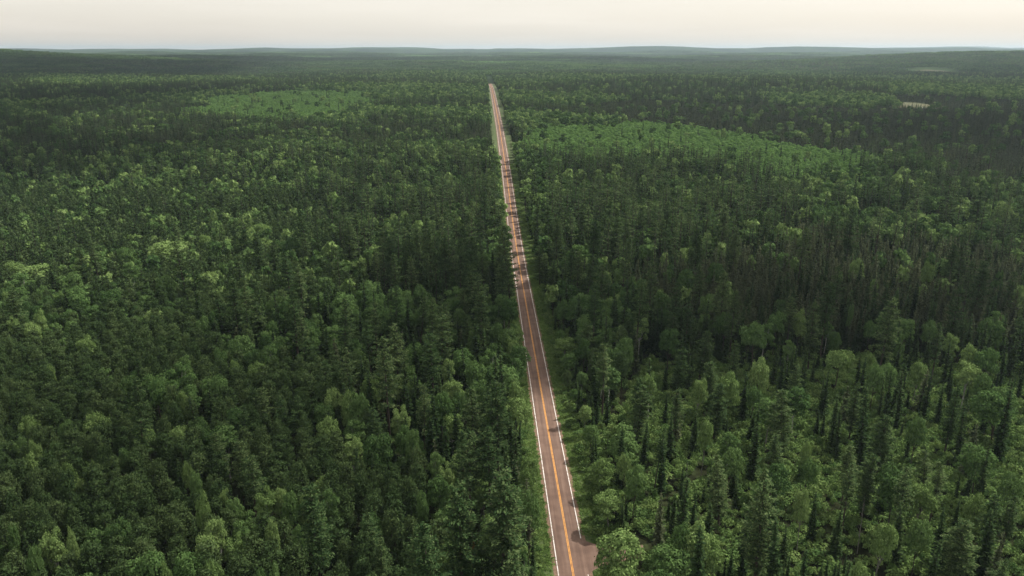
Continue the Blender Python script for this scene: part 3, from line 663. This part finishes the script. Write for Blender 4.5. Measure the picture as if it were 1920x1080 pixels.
for x, y, k, u, s_ in zip(xx, yy, kk, uu, sr):
    kind = KN[k]
    rad = RAD[kind] * (1.12 if kind != 'bush' else 1.0)
    if s_ or u < {'bush': 7.8, 'white_pine': 9.5 if x < road_x(y) else 17.0, 'spruce': 10.2, 'broadleaf': (11.5 if y < 175 else 8.4) if x < road_x(y) else 10.2}.get(kind, 9.4): continue
    age = 1 + .20 * float(wob(np.array(x), np.array(y), 21, .7)) + .12 * float(wob(np.array(x), np.array(y), 8, 2.7))
    if kind != 'bush' and float(wob(np.array(x), np.array(y), 9.0, 4.1)) > .82: continue      # small gaps in the stand
    w = None
    if kind == 'broadleaf': w = rnd.uniform(5.2, 10.8) * age; rad = w * .37
    if not free(x, y, rad, .8 if kind in ('spruce', 'bush') else 1.0): continue
    if kind == 'broadleaf': h = min(20, 8.5 + w * .85 * rnd.uniform(.8, 1.15))
    elif kind == 'spruce': h = (rnd.uniform(7, 16) if rnd.random() < .75 else rnd.uniform(15, 21)) * age; w = (1.2 + h * .17) * rnd.uniform(.75, 1.3)
    elif kind == 'white_pine': h = rnd.uniform(21, 30) * age ** .5 * (1 if y < 520 else .82); w = h * rnd.uniform(.22, .34)
    elif kind == 'red_pine': h = rnd.uniform(12.5, 15.5) * age ** .5; w = rnd.uniform(3.8, 5.6)
    elif kind == 'brown_spruce': h = rnd.uniform(10, 16) * age ** .5; w = rnd.uniform(3.4, 5.4)
    elif kind == 'bog': h = rnd.uniform(6, 12); w = rnd.uniform(1.6, 2.6)
    elif kind == 'aspen': h = rnd.uniform(5.5, 8.5); w = rnd.uniform(4.5, 6.2)
    else: h = rnd.uniform(1.6, 4.2) * age; w = rnd.uniform(2.2, 4.6)
    if kind != 'bush': h *= 1.18; w *= 1.14
    if 0 < x - road_x(y) < 16 and y < 330 and h > 9.5: w *= max(.6, 9.5 / h); h = 9.5 * rnd.uniform(.8, 1.1)
    put(kind, x, y, h, w, rad, False)

# shrubs fill every gap of the near forest floor
BUSH = []
N = 26000
yy = np.sqrt(rng.uniform(95 ** 2, 430 ** 2, N)); xx = rng.uniform(-1, 1, N) * wedge(yy)
zz = zone_of(xx, yy)
uu = np.abs(xx - road_x(yy)); sr = on_side_road(xx, yy, 1.5)
for x, y, z, u, s_ in zip(xx, yy, zz, uu, sr):
    if s_ or u < 7.4: continue
    if z != 'brush' and u > 20 and rnd.random() < (.85 if z in ('redpine', 'brown') else .6): continue
    BUSH.append((x, y, rnd.uniform(1.2, 3.4), rnd.uniform(2.0, 4.0)))

# middle distance: jittered rows of trees
FAR = []
def far_rows(y0, y1, sp):
    ys = np.arange(y0, y1, sp)
    P = []
    for q in ys:
        xs = np.arange(-wedge(q), wedge(q), sp); P.append(np.stack([xs, np.full(len(xs), q)], -1))
    P = np.concatenate(P) + rng.uniform(-.5, .5, (sum(map(len, P)), 2)) * sp
    kk = kinds_at(P[:, 0], P[:, 1])
    u = np.abs(P[:, 0] - road_x(P[:, 1]))
    ok = u > 11.0
    ok &= ~((((P[:, 0] - MEADOW[0]) / (MEADOW[2] + 3)) ** 2 + ((P[:, 1] - MEADOW[1]) / (MEADOW[3] + 4)) ** 2) < 1.0)
    for (x, y), k in zip(P[ok], kk[ok]):
        kind = KN[k]
        if kind == 'bush': kind = 'aspen'
        h, w = {'broadleaf': (rnd.uniform(10, 17), rnd.uniform(6.5, 11)), 'spruce': (rnd.uniform(9, 20), rnd.uniform(3, 5)), 'white_pine': (rnd.uniform(15, 21), rnd.uniform(4.5, 6.5)),
                'red_pine': (rnd.uniform(12, 15), rnd.uniform(4.5, 6)), 'brown_spruce': (rnd.uniform(9, 14), rnd.uniform(4, 5.5)), 'bog': (rnd.uniform(6, 11), rnd.uniform(2.4, 3.4)),
                'aspen': (rnd.uniform(5.5, 9.5), rnd.uniform(5.5, 8.5))}[kind]
        FAR.append((kind, x, y, h, w * 1.05))
far_rows(720, 1150, 5.0)
far_rows(1150, 1700, 6.5)
far_rows(1700, 2500, 9.0)

# ------------------------------------------------------------------ instancing of the uncountable forest
def instancer(name, pts, meshes, label):
    """pts: x, y, z, proto, rotation, sx, sz; one stuff object whose points carry the meshes"""
    pc = bpy.data.collections.new(name + '_sources')
    for k, me in enumerate(meshes):
        pc.objects.link(bpy.data.objects.new('%s_source_%02d' % (name, k), me))
    P = np.array(pts, dtype=np.float32)
    me = bpy.data.meshes.new(name)
    me.vertices.add(len(P)); me.vertices.foreach_set('co', P[:, :3].ravel())
    a = me.attributes.new('pid', 'INT', 'POINT'); a.data.foreach_set('value', P[:, 3].astype(np.int32))
    a = me.attributes.new('turn', 'FLOAT_VECTOR', 'POINT')
    tv = np.zeros((len(P), 3), np.float32); tv[:, 2] = P[:, 4]; tv[:, :2] = rng.normal(size=(len(P), 2)) * .02
    a.data.foreach_set('vector', tv.ravel())
    a = me.attributes.new('size', 'FLOAT_VECTOR', 'POINT')
    sv = np.stack([P[:, 5], P[:, 5], P[:, 6]], -1).astype(np.float32); a.data.foreach_set('vector', sv.ravel())
    o = link(name, me)
    g = bpy.data.node_groups.new(name, 'GeometryNodeTree')
    g.interface.new_socket('Geometry', in_out='INPUT', socket_type='NodeSocketGeometry')
    g.interface.new_socket('Geometry', in_out='OUTPUT', socket_type='NodeSocketGeometry')
    gi, go = g.nodes.new('NodeGroupInput'), g.nodes.new('NodeGroupOutput')
    ci = g.nodes.new('GeometryNodeCollectionInfo'); ci.inputs['Collection'].default_value = pc
    ci.inputs['Separate Children'].default_value = True; ci.inputs['Reset Children'].default_value = True
    ip = g.nodes.new('GeometryNodeInstanceOnPoints'); ip.inputs['Pick Instance'].default_value = True
    def attr(nm, dt):
        q = g.nodes.new('GeometryNodeInputNamedAttribute'); q.data_type = dt; q.inputs['Name'].default_value = nm
        return q.outputs['Attribute']
    g.links.new(gi.outputs[0], ip.inputs['Points']); g.links.new(ci.outputs[0], ip.inputs['Instance'])
    g.links.new(attr('pid', 'INT'), ip.inputs['Instance Index'])
    g.links.new(attr('turn', 'FLOAT_VECTOR'), ip.inputs['Rotation'])
    g.links.new(attr('size', 'FLOAT_VECTOR'), ip.inputs['Scale'])
    g.links.new(ip.outputs[0], go.inputs[0])
    md = o.modifiers.new('scatter', 'NODES'); md.node_group = g
    tag(o, kind='stuff', label=label)
    return o

def choose(kind, h, w, lod, hero=False):
    L = PROTO.get((kind, lod)) or PROTO[(kind, 'hi' if lod == 'lo' else 'lo')]
    if kind in ('spruce', 'white_pine') and lod == 'hi':
        asp = w / h
        k = min(range(len(L)), key=lambda q: abs(2 * L[q]['R'] / L[q]['H'] - asp) + rnd.uniform(0, .05))
    elif kind == 'broadleaf' and lod == 'hi':
        k = (0 if hero and rnd.random() < .6 else 1 if hero or rnd.random() < .55 else 2) * 4 + rnd.randrange(4)
    else: k = rnd.randrange(len(L))
    return L, k

# ------------------------------------------------------------------ individual trees
def pixel(x, y, z):
    d = y * math.cos(PITCH) + (CAM_H - z) * math.sin(PITCH)
    v = -y * math.sin(PITCH) + (CAM_H - z) * math.cos(PITCH)
    return 960 + FPX * x / d, 540 + FPX * v / d, d
NAME = {'broadleaf': 'broadleaf_tree', 'spruce': 'spruce_tree', 'white_pine': 'white_pine_tree', 'red_pine': 'red_pine_tree',
        'brown_spruce': 'brownish_spruce_tree', 'dead': 'dead_tree', 'orange': 'dying_pine_tree', 'bog': None, 'aspen': None, 'bush': None}
LOOK = {'spruce': 'spruce', 'white_pine': 'white pine', 'red_pine': 'red pine', 'brown_spruce': 'spruce', 'dead': 'bare dead tree', 'orange': 'dying pine', 'broadleaf': 'broadleaf tree'}
GROUP = {'broadleaf': 'broadleaf trees of the near forest', 'spruce': 'dark spruces of the near forest', 'white_pine': 'tall white pines of the near forest',
         'red_pine': 'red pines of the plantation', 'brown_spruce': 'brownish spruces of the stand beyond the brush', 'dead': 'bare dead trees', 'orange': None}
cand = {}
for idx, (kind, x, y, h, w, hero) in enumerate(TREES):
    if NAME[kind] is None: continue
    zc = float(terrain(x, y)) + h * .72
    px, py, d = pixel(x, y, zc)
    _, pt, _ = pixel(x, y, zc + h * .25)
    if not (4 < px < 1916 and 4 < pt < 1070): continue
    cand.setdefault(kind, []).append((h * w / d ** 2 * (1.6 if hero else 1.0), idx, px, min(py, 1078), d))
single = {}
LIMIT = {'broadleaf': 290, 'spruce': 280, 'white_pine': 200, 'red_pine': 240, 'brown_spruce': 150, 'dead': 30, 'orange': 3}
for kind, l_ in cand.items():
    l_.sort(reverse=True)
    for s_, idx, px, py, d in l_[:LIMIT[kind]]: single[idx] = (px, py)
LABELS = set()
SPECIAL = [('white_pine', 967, 470, 'tall dark white pine standing over the left edge line of the road'),
           ('white_pine', 951, 460, 'tall white pine just behind the pine that overhangs the road'),
           ('orange', 890, 1030, 'orange brown dying pine among green trees near the bottom of the photo')]
def make_label(kind, proto, x, y, h, w, px, py):
    for k2, sx, sy, t in SPECIAL:
        if k2 == kind and abs(px - sx) < 14 and abs(py - sy) < 45 and t not in LABELS:
            LABELS.add(t); return t
    near = 'roadside ' if abs(x - road_x(y)) < 14 else ''
    wide = w / h
    if kind == 'broadleaf': lk = ('large ' if w > 8.5 else 'small ' if w < 5.2 else '') + proto['colour'] + ' ' + near + 'broadleaf tree'
    elif kind == 'spruce': lk = ('tall ' if h > 13 else 'short ' if h < 8.5 else '') + ('slim' if wide < .24 else 'full') + ' dark ' + near + 'spruce'
    elif kind == 'white_pine': lk = ('wide ' if wide > .3 else 'slender ') + near + 'white pine'
    elif kind == 'red_pine': lk = 'olive green red pine'
    elif kind == 'brown_spruce': lk = 'brownish green spruce'
    elif kind == 'dead': lk = 'bare grey dead tree'
    else: lk = 'orange brown dying pine'
    return (lk, round(px / 96), round((1080 - py) / 54))
NUM = 'zero one two three four five six seven eight nine ten eleven twelve thirteen fourteen fifteen sixteen seventeen eighteen nineteen twenty'.split()
def frac(k, word):
    return {0: {'across': 'at the left border', 'up': 'at the bottom border'}[word], 20: {'across': 'at the right border', 'up': 'at the top border'}[word],
            10: 'halfway ' + word, 5: 'a quarter ' + word, 15: 'three quarters ' + word, 1: 'one twentieth ' + word}.get(k, NUM[k] + ' twentieths ' + word)
RANK = ['leftmost', 'second from left', 'third from left', 'fourth from left', 'fifth from left', 'sixth from left']
def final_labels(todo):
    """todo: list of (object, label key or text, px); same-looking trees of one small area are ranked from the left"""
    cells = {}
    for o_, k, px in todo:
        if isinstance(k, str): o_['label'] = k
        else: cells.setdefault(k, []).append((px, o_.name, o_))
    for (lk, a, b), l_ in cells.items():
        l_.sort()
        for q, (_, _, o_) in enumerate(l_):
            o_['label'] = lk + ', ' + frac(a, 'across') + ', ' + frac(b, 'up') + ((', ' + RANK[q]) if len(l_) > 1 else '')

stuff_pts = {}
def to_stuff(kind, x, y, h, w, lod, key=None):
    L, k = choose(kind, h, w, lod); p = L[k]
    z = float(terrain(x, y))
    stuff_pts.setdefault((key or kind, kind, 'hi' if L is PROTO.get((kind, 'hi')) else 'lo'), []).append((x, y, z - .1, k, rnd.uniform(0, 6.28), w / (2 * p['R']), h / p['H']))
made = {}
TODO = []
cell_n = {}
for idx, (kind, x, y, h, w, hero) in enumerate(TREES):
    if idx in single:
        L, k = choose(kind, h, w, 'hi', hero); p = L[k]
        lab = make_label(kind, p, x, y, h, w, *single[idx])
        if not isinstance(lab, str):
            cell_n[lab] = cell_n.get(lab, 0) + 1
            if cell_n[lab] > 6: lab = None
        if lab:
            e = bpy.data.objects.new(NAME[kind], None); COL.objects.link(e)
            e.empty_display_size = .5
            e.location = (x, y, float(terrain(x, y)) - .1)
            e.rotation_euler = (rnd.gauss(0, .035), rnd.gauss(0, .035), rnd.uniform(0, 6.28))
            s_ = w / (2 * p['R'])
            e.scale = (s_, s_ * rnd.uniform(.92, 1.08), h / p['H'])
            tag(e, None, 'tree', GROUP[kind]); TODO.append((e, lab, single[idx][0]))
            link('trunk', p['trunk'], e)
            if kind == 'dead':
                for bm_ in DEAD_BRANCH: link('branch', bm_, e)
            else: link('crown', p['crown'], e)
            made[kind] = made.get(kind, 0) + 1
            continue
    if kind == 'bush': BUSH.append((x, y, h, w)); continue
    if kind == 'dead' or kind == 'orange': continue
    to_stuff(kind, x, y, h, w, 'hi' if y < 330 else 'lo')
final_labels(TODO)
for kind, x, y, h, w in FAR: to_stuff(kind, x, y, h, w, 'lo')
WORD = {'broadleaf': 'broadleaf_woodland', 'spruce': 'spruce_woodland', 'white_pine': 'white_pine_woodland', 'red_pine': 'red_pine_woodland', 'brown_spruce': 'brownish_spruce_woodland', 'bog': 'bog_spruce_woodland', 'aspen': 'young_aspen_woodland'}
WLAB = {'broadleaf': 'mass of green broadleaf trees filling the forest', 'spruce': 'mass of dark pointed spruces filling the forest', 'white_pine': 'mass of tall white pines rising over the forest',
        'red_pine': 'dense olive green red pine plantation', 'brown_spruce': 'dense stand of dull brownish green spruces', 'bog': 'dark bog forest of thin black spruces', 'aspen': 'bright light green stand of young aspens'}
# one object per kind: near and far meshes share the source list
for kind in WORD:
    hi, lo = stuff_pts.get((kind, kind, 'hi'), []), stuff_pts.get((kind, kind, 'lo'), [])
    mh = [p['full'] for p in PROTO.get((kind, 'hi'), [])]; ml = [p['full'] for p in PROTO.get((kind, 'lo'), [])]
    pts = [t for t in hi] + [(a, b, c, k + len(mh), r, s1, s2) for a, b, c, k, r, s1, s2 in lo]
    if pts: instancer(WORD[kind], pts, mh + ml, WLAB[kind])

# brush
bm = []
for s_ in range(3):
    v, f = bush(800 + s_, 2.4, 1.7, 34).arrays(); bm.append(mesh_from('bush', v, f, [M['leaf_brush']]))
v, f = bush(810, 2.4, 1.7, 30).arrays(); bm.append(mesh_from('bush', v, f, [M['leaf_mid']]))
pts = []
for x, y, h, w in BUSH:
    pts.append((x, y, float(terrain(x, y)) - .1, rnd.choice((0, 1, 2, 2, 3)), rnd.uniform(0, 6.28), w / 3.6, h / 2.6))
instancer('undergrowth', pts, bm, 'bright green brush and shrubs covering the forest floor')

# roadside grass
gm = []
for s_ in range(3):
    r_ = np.random.default_rng(900 + s_); gb = Buf(); m_ = 26
    base = np.stack([r_.normal(size=m_) * .35, r_.normal(size=m_) * .35, np.full(m_, .16)], -1)
    gb.cards(base, np.stack([r_.normal(size=m_), r_.normal(size=m_), np.full(m_, .9)], -1), r_.uniform(.2, .4, m_), .09, np.stack([r_.normal(size=m_) * .5, r_.normal(size=m_) * .5, np.ones(m_)], -1))
    v, f = gb.arrays(); gm.append(mesh_from('grass_tuft', v, f, [M['grass_blade']]))
N = 16000
gy = np.sqrt(rng.uniform(100 ** 2, 700 ** 2, N)); gy = rng.permutation(np.concatenate([gy[: N // 2], rng.uniform(100, 420, N // 2)]))
gu = rng.uniform(HW + 1.0, 12.0, N) * np.where(rng.uniform(size=N) < .5, -1, 1)
gx = road_x(gy) + gu
ok = ~on_side_road(gx, gy, .3)
pts = [(x, y, float(terrain(x, y)), rnd.randrange(3), rnd.uniform(0, 6.28), rnd.uniform(.7, 1.4), rnd.uniform(.5, 1.3)) for x, y in zip(gx[ok], gy[ok])]
instancer('roadside_grass', pts, gm, 'tufts of grass and weeds along both road edges')

# far forest: tiles of joined small crowns
def tile(seed, size, sp, p_con, leafs):
    r_ = np.random.default_rng(seed); b1, b2 = Buf(), Buf()
    g = np.arange(-size / 2, size / 2, sp)
    for gx_ in g:
        for gy_ in g:
            x, y = gx_ + r_.uniform(0, sp), gy_ + r_.uniform(0, sp)
            if r_.uniform() < p_con:
                h = r_.uniform(10, 18); m_ = 14; t = r_.uniform(0, 1, m_) ** .8; a = r_.uniform(0, 6.28, m_); rr = 2.3 * (1 - t) * 1.0
                p = np.stack([x + rr * np.cos(a), y + rr * np.sin(a), h * (.25 + .75 * t)], -1)
                b2.cards(p, np.stack([np.cos(a), np.sin(a), .6 + 0 * a], -1) + r_.normal(size=(m_, 3)) * .3, 1.5 - t, 1.0 - .6 * t)
            else:
                h = r_.uniform(9, 14); R = r_.uniform(3.6, 5.6); m_ = 20
                d = r_.normal(size=(m_, 3)); d[:, 2] = np.abs(d[:, 2]) - .15; d /= np.linalg.norm(d, axis=1, keepdims=True)
                p = np.array([x, y, h - R * .8]) + d * R * r_.uniform(.75, 1.1, (m_, 1)) * np.array([1, 1, .85])
                b1.cards(p, d + r_.normal(size=(m_, 3)) * .35, 1.9, 1.5)
    v1, f1 = b1.arrays(); v2, f2 = b2.arrays()
    return mesh_from('forest_tile', np.concatenate([v1, v2]), np.concatenate([f1, f2 + len(v1)]), [M[leafs[0]], M[leafs[1]]], np.concatenate([np.zeros(len(f1)), np.ones(len(f2))]))
TS = 70.0
tiles = [tile(950, TS, 8, .12, ('leaf_mid', 'needle_spruce')), tile(951, TS, 8, .12, ('leaf_mid', 'needle_white')), tile(952, TS, 7, .8, ('leaf_deep', 'needle_spruce')),
         tile(953, TS, 7, .85, ('leaf_mid', 'needle_brown')), tile(954, TS, 8, .45, ('leaf_deep', 'needle_white')), tile(955, TS, 7.5, .08, ('leaf_aspen', 'needle_spruce'))]
pts = []
q = 2500.0
while q < 9000:
    st = TS * (.92 if q < 5000 else 1.15)
    for x in np.arange(-wedge(q) - 150, wedge(q) + 150, st):
        xj, yj = x + rnd.uniform(-12, 12), q + rnd.uniform(-12, 12)
        if ((xj - BARE[0]) / 90) ** 2 + ((yj - BARE[1]) / 190) ** 2 < 1: continue
        c = float(wob(np.array(xj), np.array(yj), 420, 1.1) + .7 * wob(np.array(xj), np.array(yj), 150, .2)) + rnd.gauss(0, .18)
        k = 2 if c < -.6 else 3 if c < -.2 else 4 if c < .25 else 0 if c < .65 else 1 if c < 1.0 else 5
        pts.append((xj, yj, float(terrain(xj, yj)) - 1.0, k, rnd.choice((0, PI / 2, PI, -PI / 2)) + rnd.gauss(0, .1), 1.06 * st / TS, rnd.uniform(.85, 1.15)))
    q += st
instancer('far_forest', pts, tiles, 'far forest of mixed trees fading into blue haze')

# ------------------------------------------------------------------ haze
def box(name, x0, x1, y0, y1, z0, z1, mat):
    v = [(x, y, z) for x in (x0, x1) for y in (y0, y1) for z in (z0, z1)]
    f = [(0, 1, 3, 2), (4, 6, 7, 5), (0, 4, 5, 1), (2, 3, 7, 6), (0, 2, 6, 4), (1, 5, 7, 3)]
    return link(name, mesh_from(name, v, f, [mat]))
def volume(name, color, density, aniso=0.0):
    m, n, l = new_mat(name)
    p = n.new('ShaderNodeVolumePrincipled'); p.inputs['Color'].default_value = (*color, 1)
    p.inputs['Density'].default_value = density; p.inputs['Anisotropy'].default_value = aniso
    o = n.new('ShaderNodeOutputMaterial'); l.new(p.outputs[0], o.inputs['Volume'])
    return m
HZ = volume('haze_air', (.69, .87, 1.0), 5.2e-5, .3)
hz = box('haze', -21500, 21500, -400, 26500, float(gv[:, 2].min()) - 3, float(gv[:, 2].max()) + 35, HZ)
tag(hz, kind='stuff', label='pale blue summer haze over the whole forest')

# ------------------------------------------------------------------ clouds overhead that shade parts of the forest
ALT = 900.0
OFF = (TO_SUN[0] / TO_SUN[2], TO_SUN[1] / TO_SUN[2])
CLOUDS = [  # centre of the shade on the ground, half sizes, half thickness, density
    (-870, 1010, 440, 600, 70, .045), (-440, 690, 210, 130, 45, .040), (-1800, 2700, 1050, 1200, 80, .040), (-2300, 5000, 2000, 900, 80, .030),
    (70, 318, 185, 80, 40, .045), (-100, 205, 120, 100, 30, .010), (620, 900, 360, 270, 45, .018), (1500, 2300, 800, 600, 60, .008), (900, 4600, 1500, 500, 60, .02)]
for q, (gx_, gy_, rx, ry, rz, den) in enumerate(CLOUDS):
    mat = volume('cloud_vapour', (.95, .95, .96), den)
    r_ = np.random.default_rng(40 + q)
    nu, nv = 48, 12
    ph = r_.uniform(0, 6.28, 6)
    v = [(0, 0, rz), (0, 0, -rz)]
    for b in range(1, nv):
        for sg in (1, -1):
            for a in range(nu):
                t = a / nu * 2 * PI; rr = b / nv
                k = 1 + rr * (.16 * math.sin(3 * t + ph[0]) + .12 * math.sin(5 * t + ph[1]) + .08 * math.sin(9 * t + ph[2]))
                kz = (1 - rr * rr) ** 1.3 * (1 + .22 * rr * math.sin(4 * t + ph[3] + 5 * rr))
                v.append((rx * rr * k * math.cos(t), ry * rr * k * math.sin(t), sg * rz * kz))
    e0 = len(v)
    for a in range(nu):
        t = a / nu * 2 * PI
        k = 1 + .16 * math.sin(3 * t + ph[0]) + .12 * math.sin(5 * t + ph[1]) + .08 * math.sin(9 * t + ph[2])
        v.append((rx * k * math.cos(t), ry * k * math.sin(t), 0))
    def ring(b, s): return e0 if b == nv else 2 + ((b - 1) * 2 + s) * nu
    f = []
    for s in (0, 1):
        for a in range(nu):
            a2 = (a + 1) % nu
            tri = (s, ring(1, s) + a, ring(1, s) + a2)
            f.append(tri if s == 0 else tri[::-1])
            for b in range(1, nv):
                qd = (ring(b, s) + a, ring(b + 1, s) + a, ring(b + 1, s) + a2, ring(b, s) + a2)
                f.append(qd if s == 0 else qd[::-1])
    c = link('cloud', mesh_from('cloud', v, f, [mat], smooth=True))
    g0 = float(terrain(gx_, gy_))
    c.location = (gx_ + OFF[0] * (ALT - g0), gy_ + OFF[1] * (ALT - g0), ALT)
    tag(c, kind='stuff', label='flat grey cloud drifting high over the forest')
print('single trees', made, 'points', {k: len(v) for k, v in stuff_pts.items()}, 'bush', len(BUSH), 'tiles', len(pts))
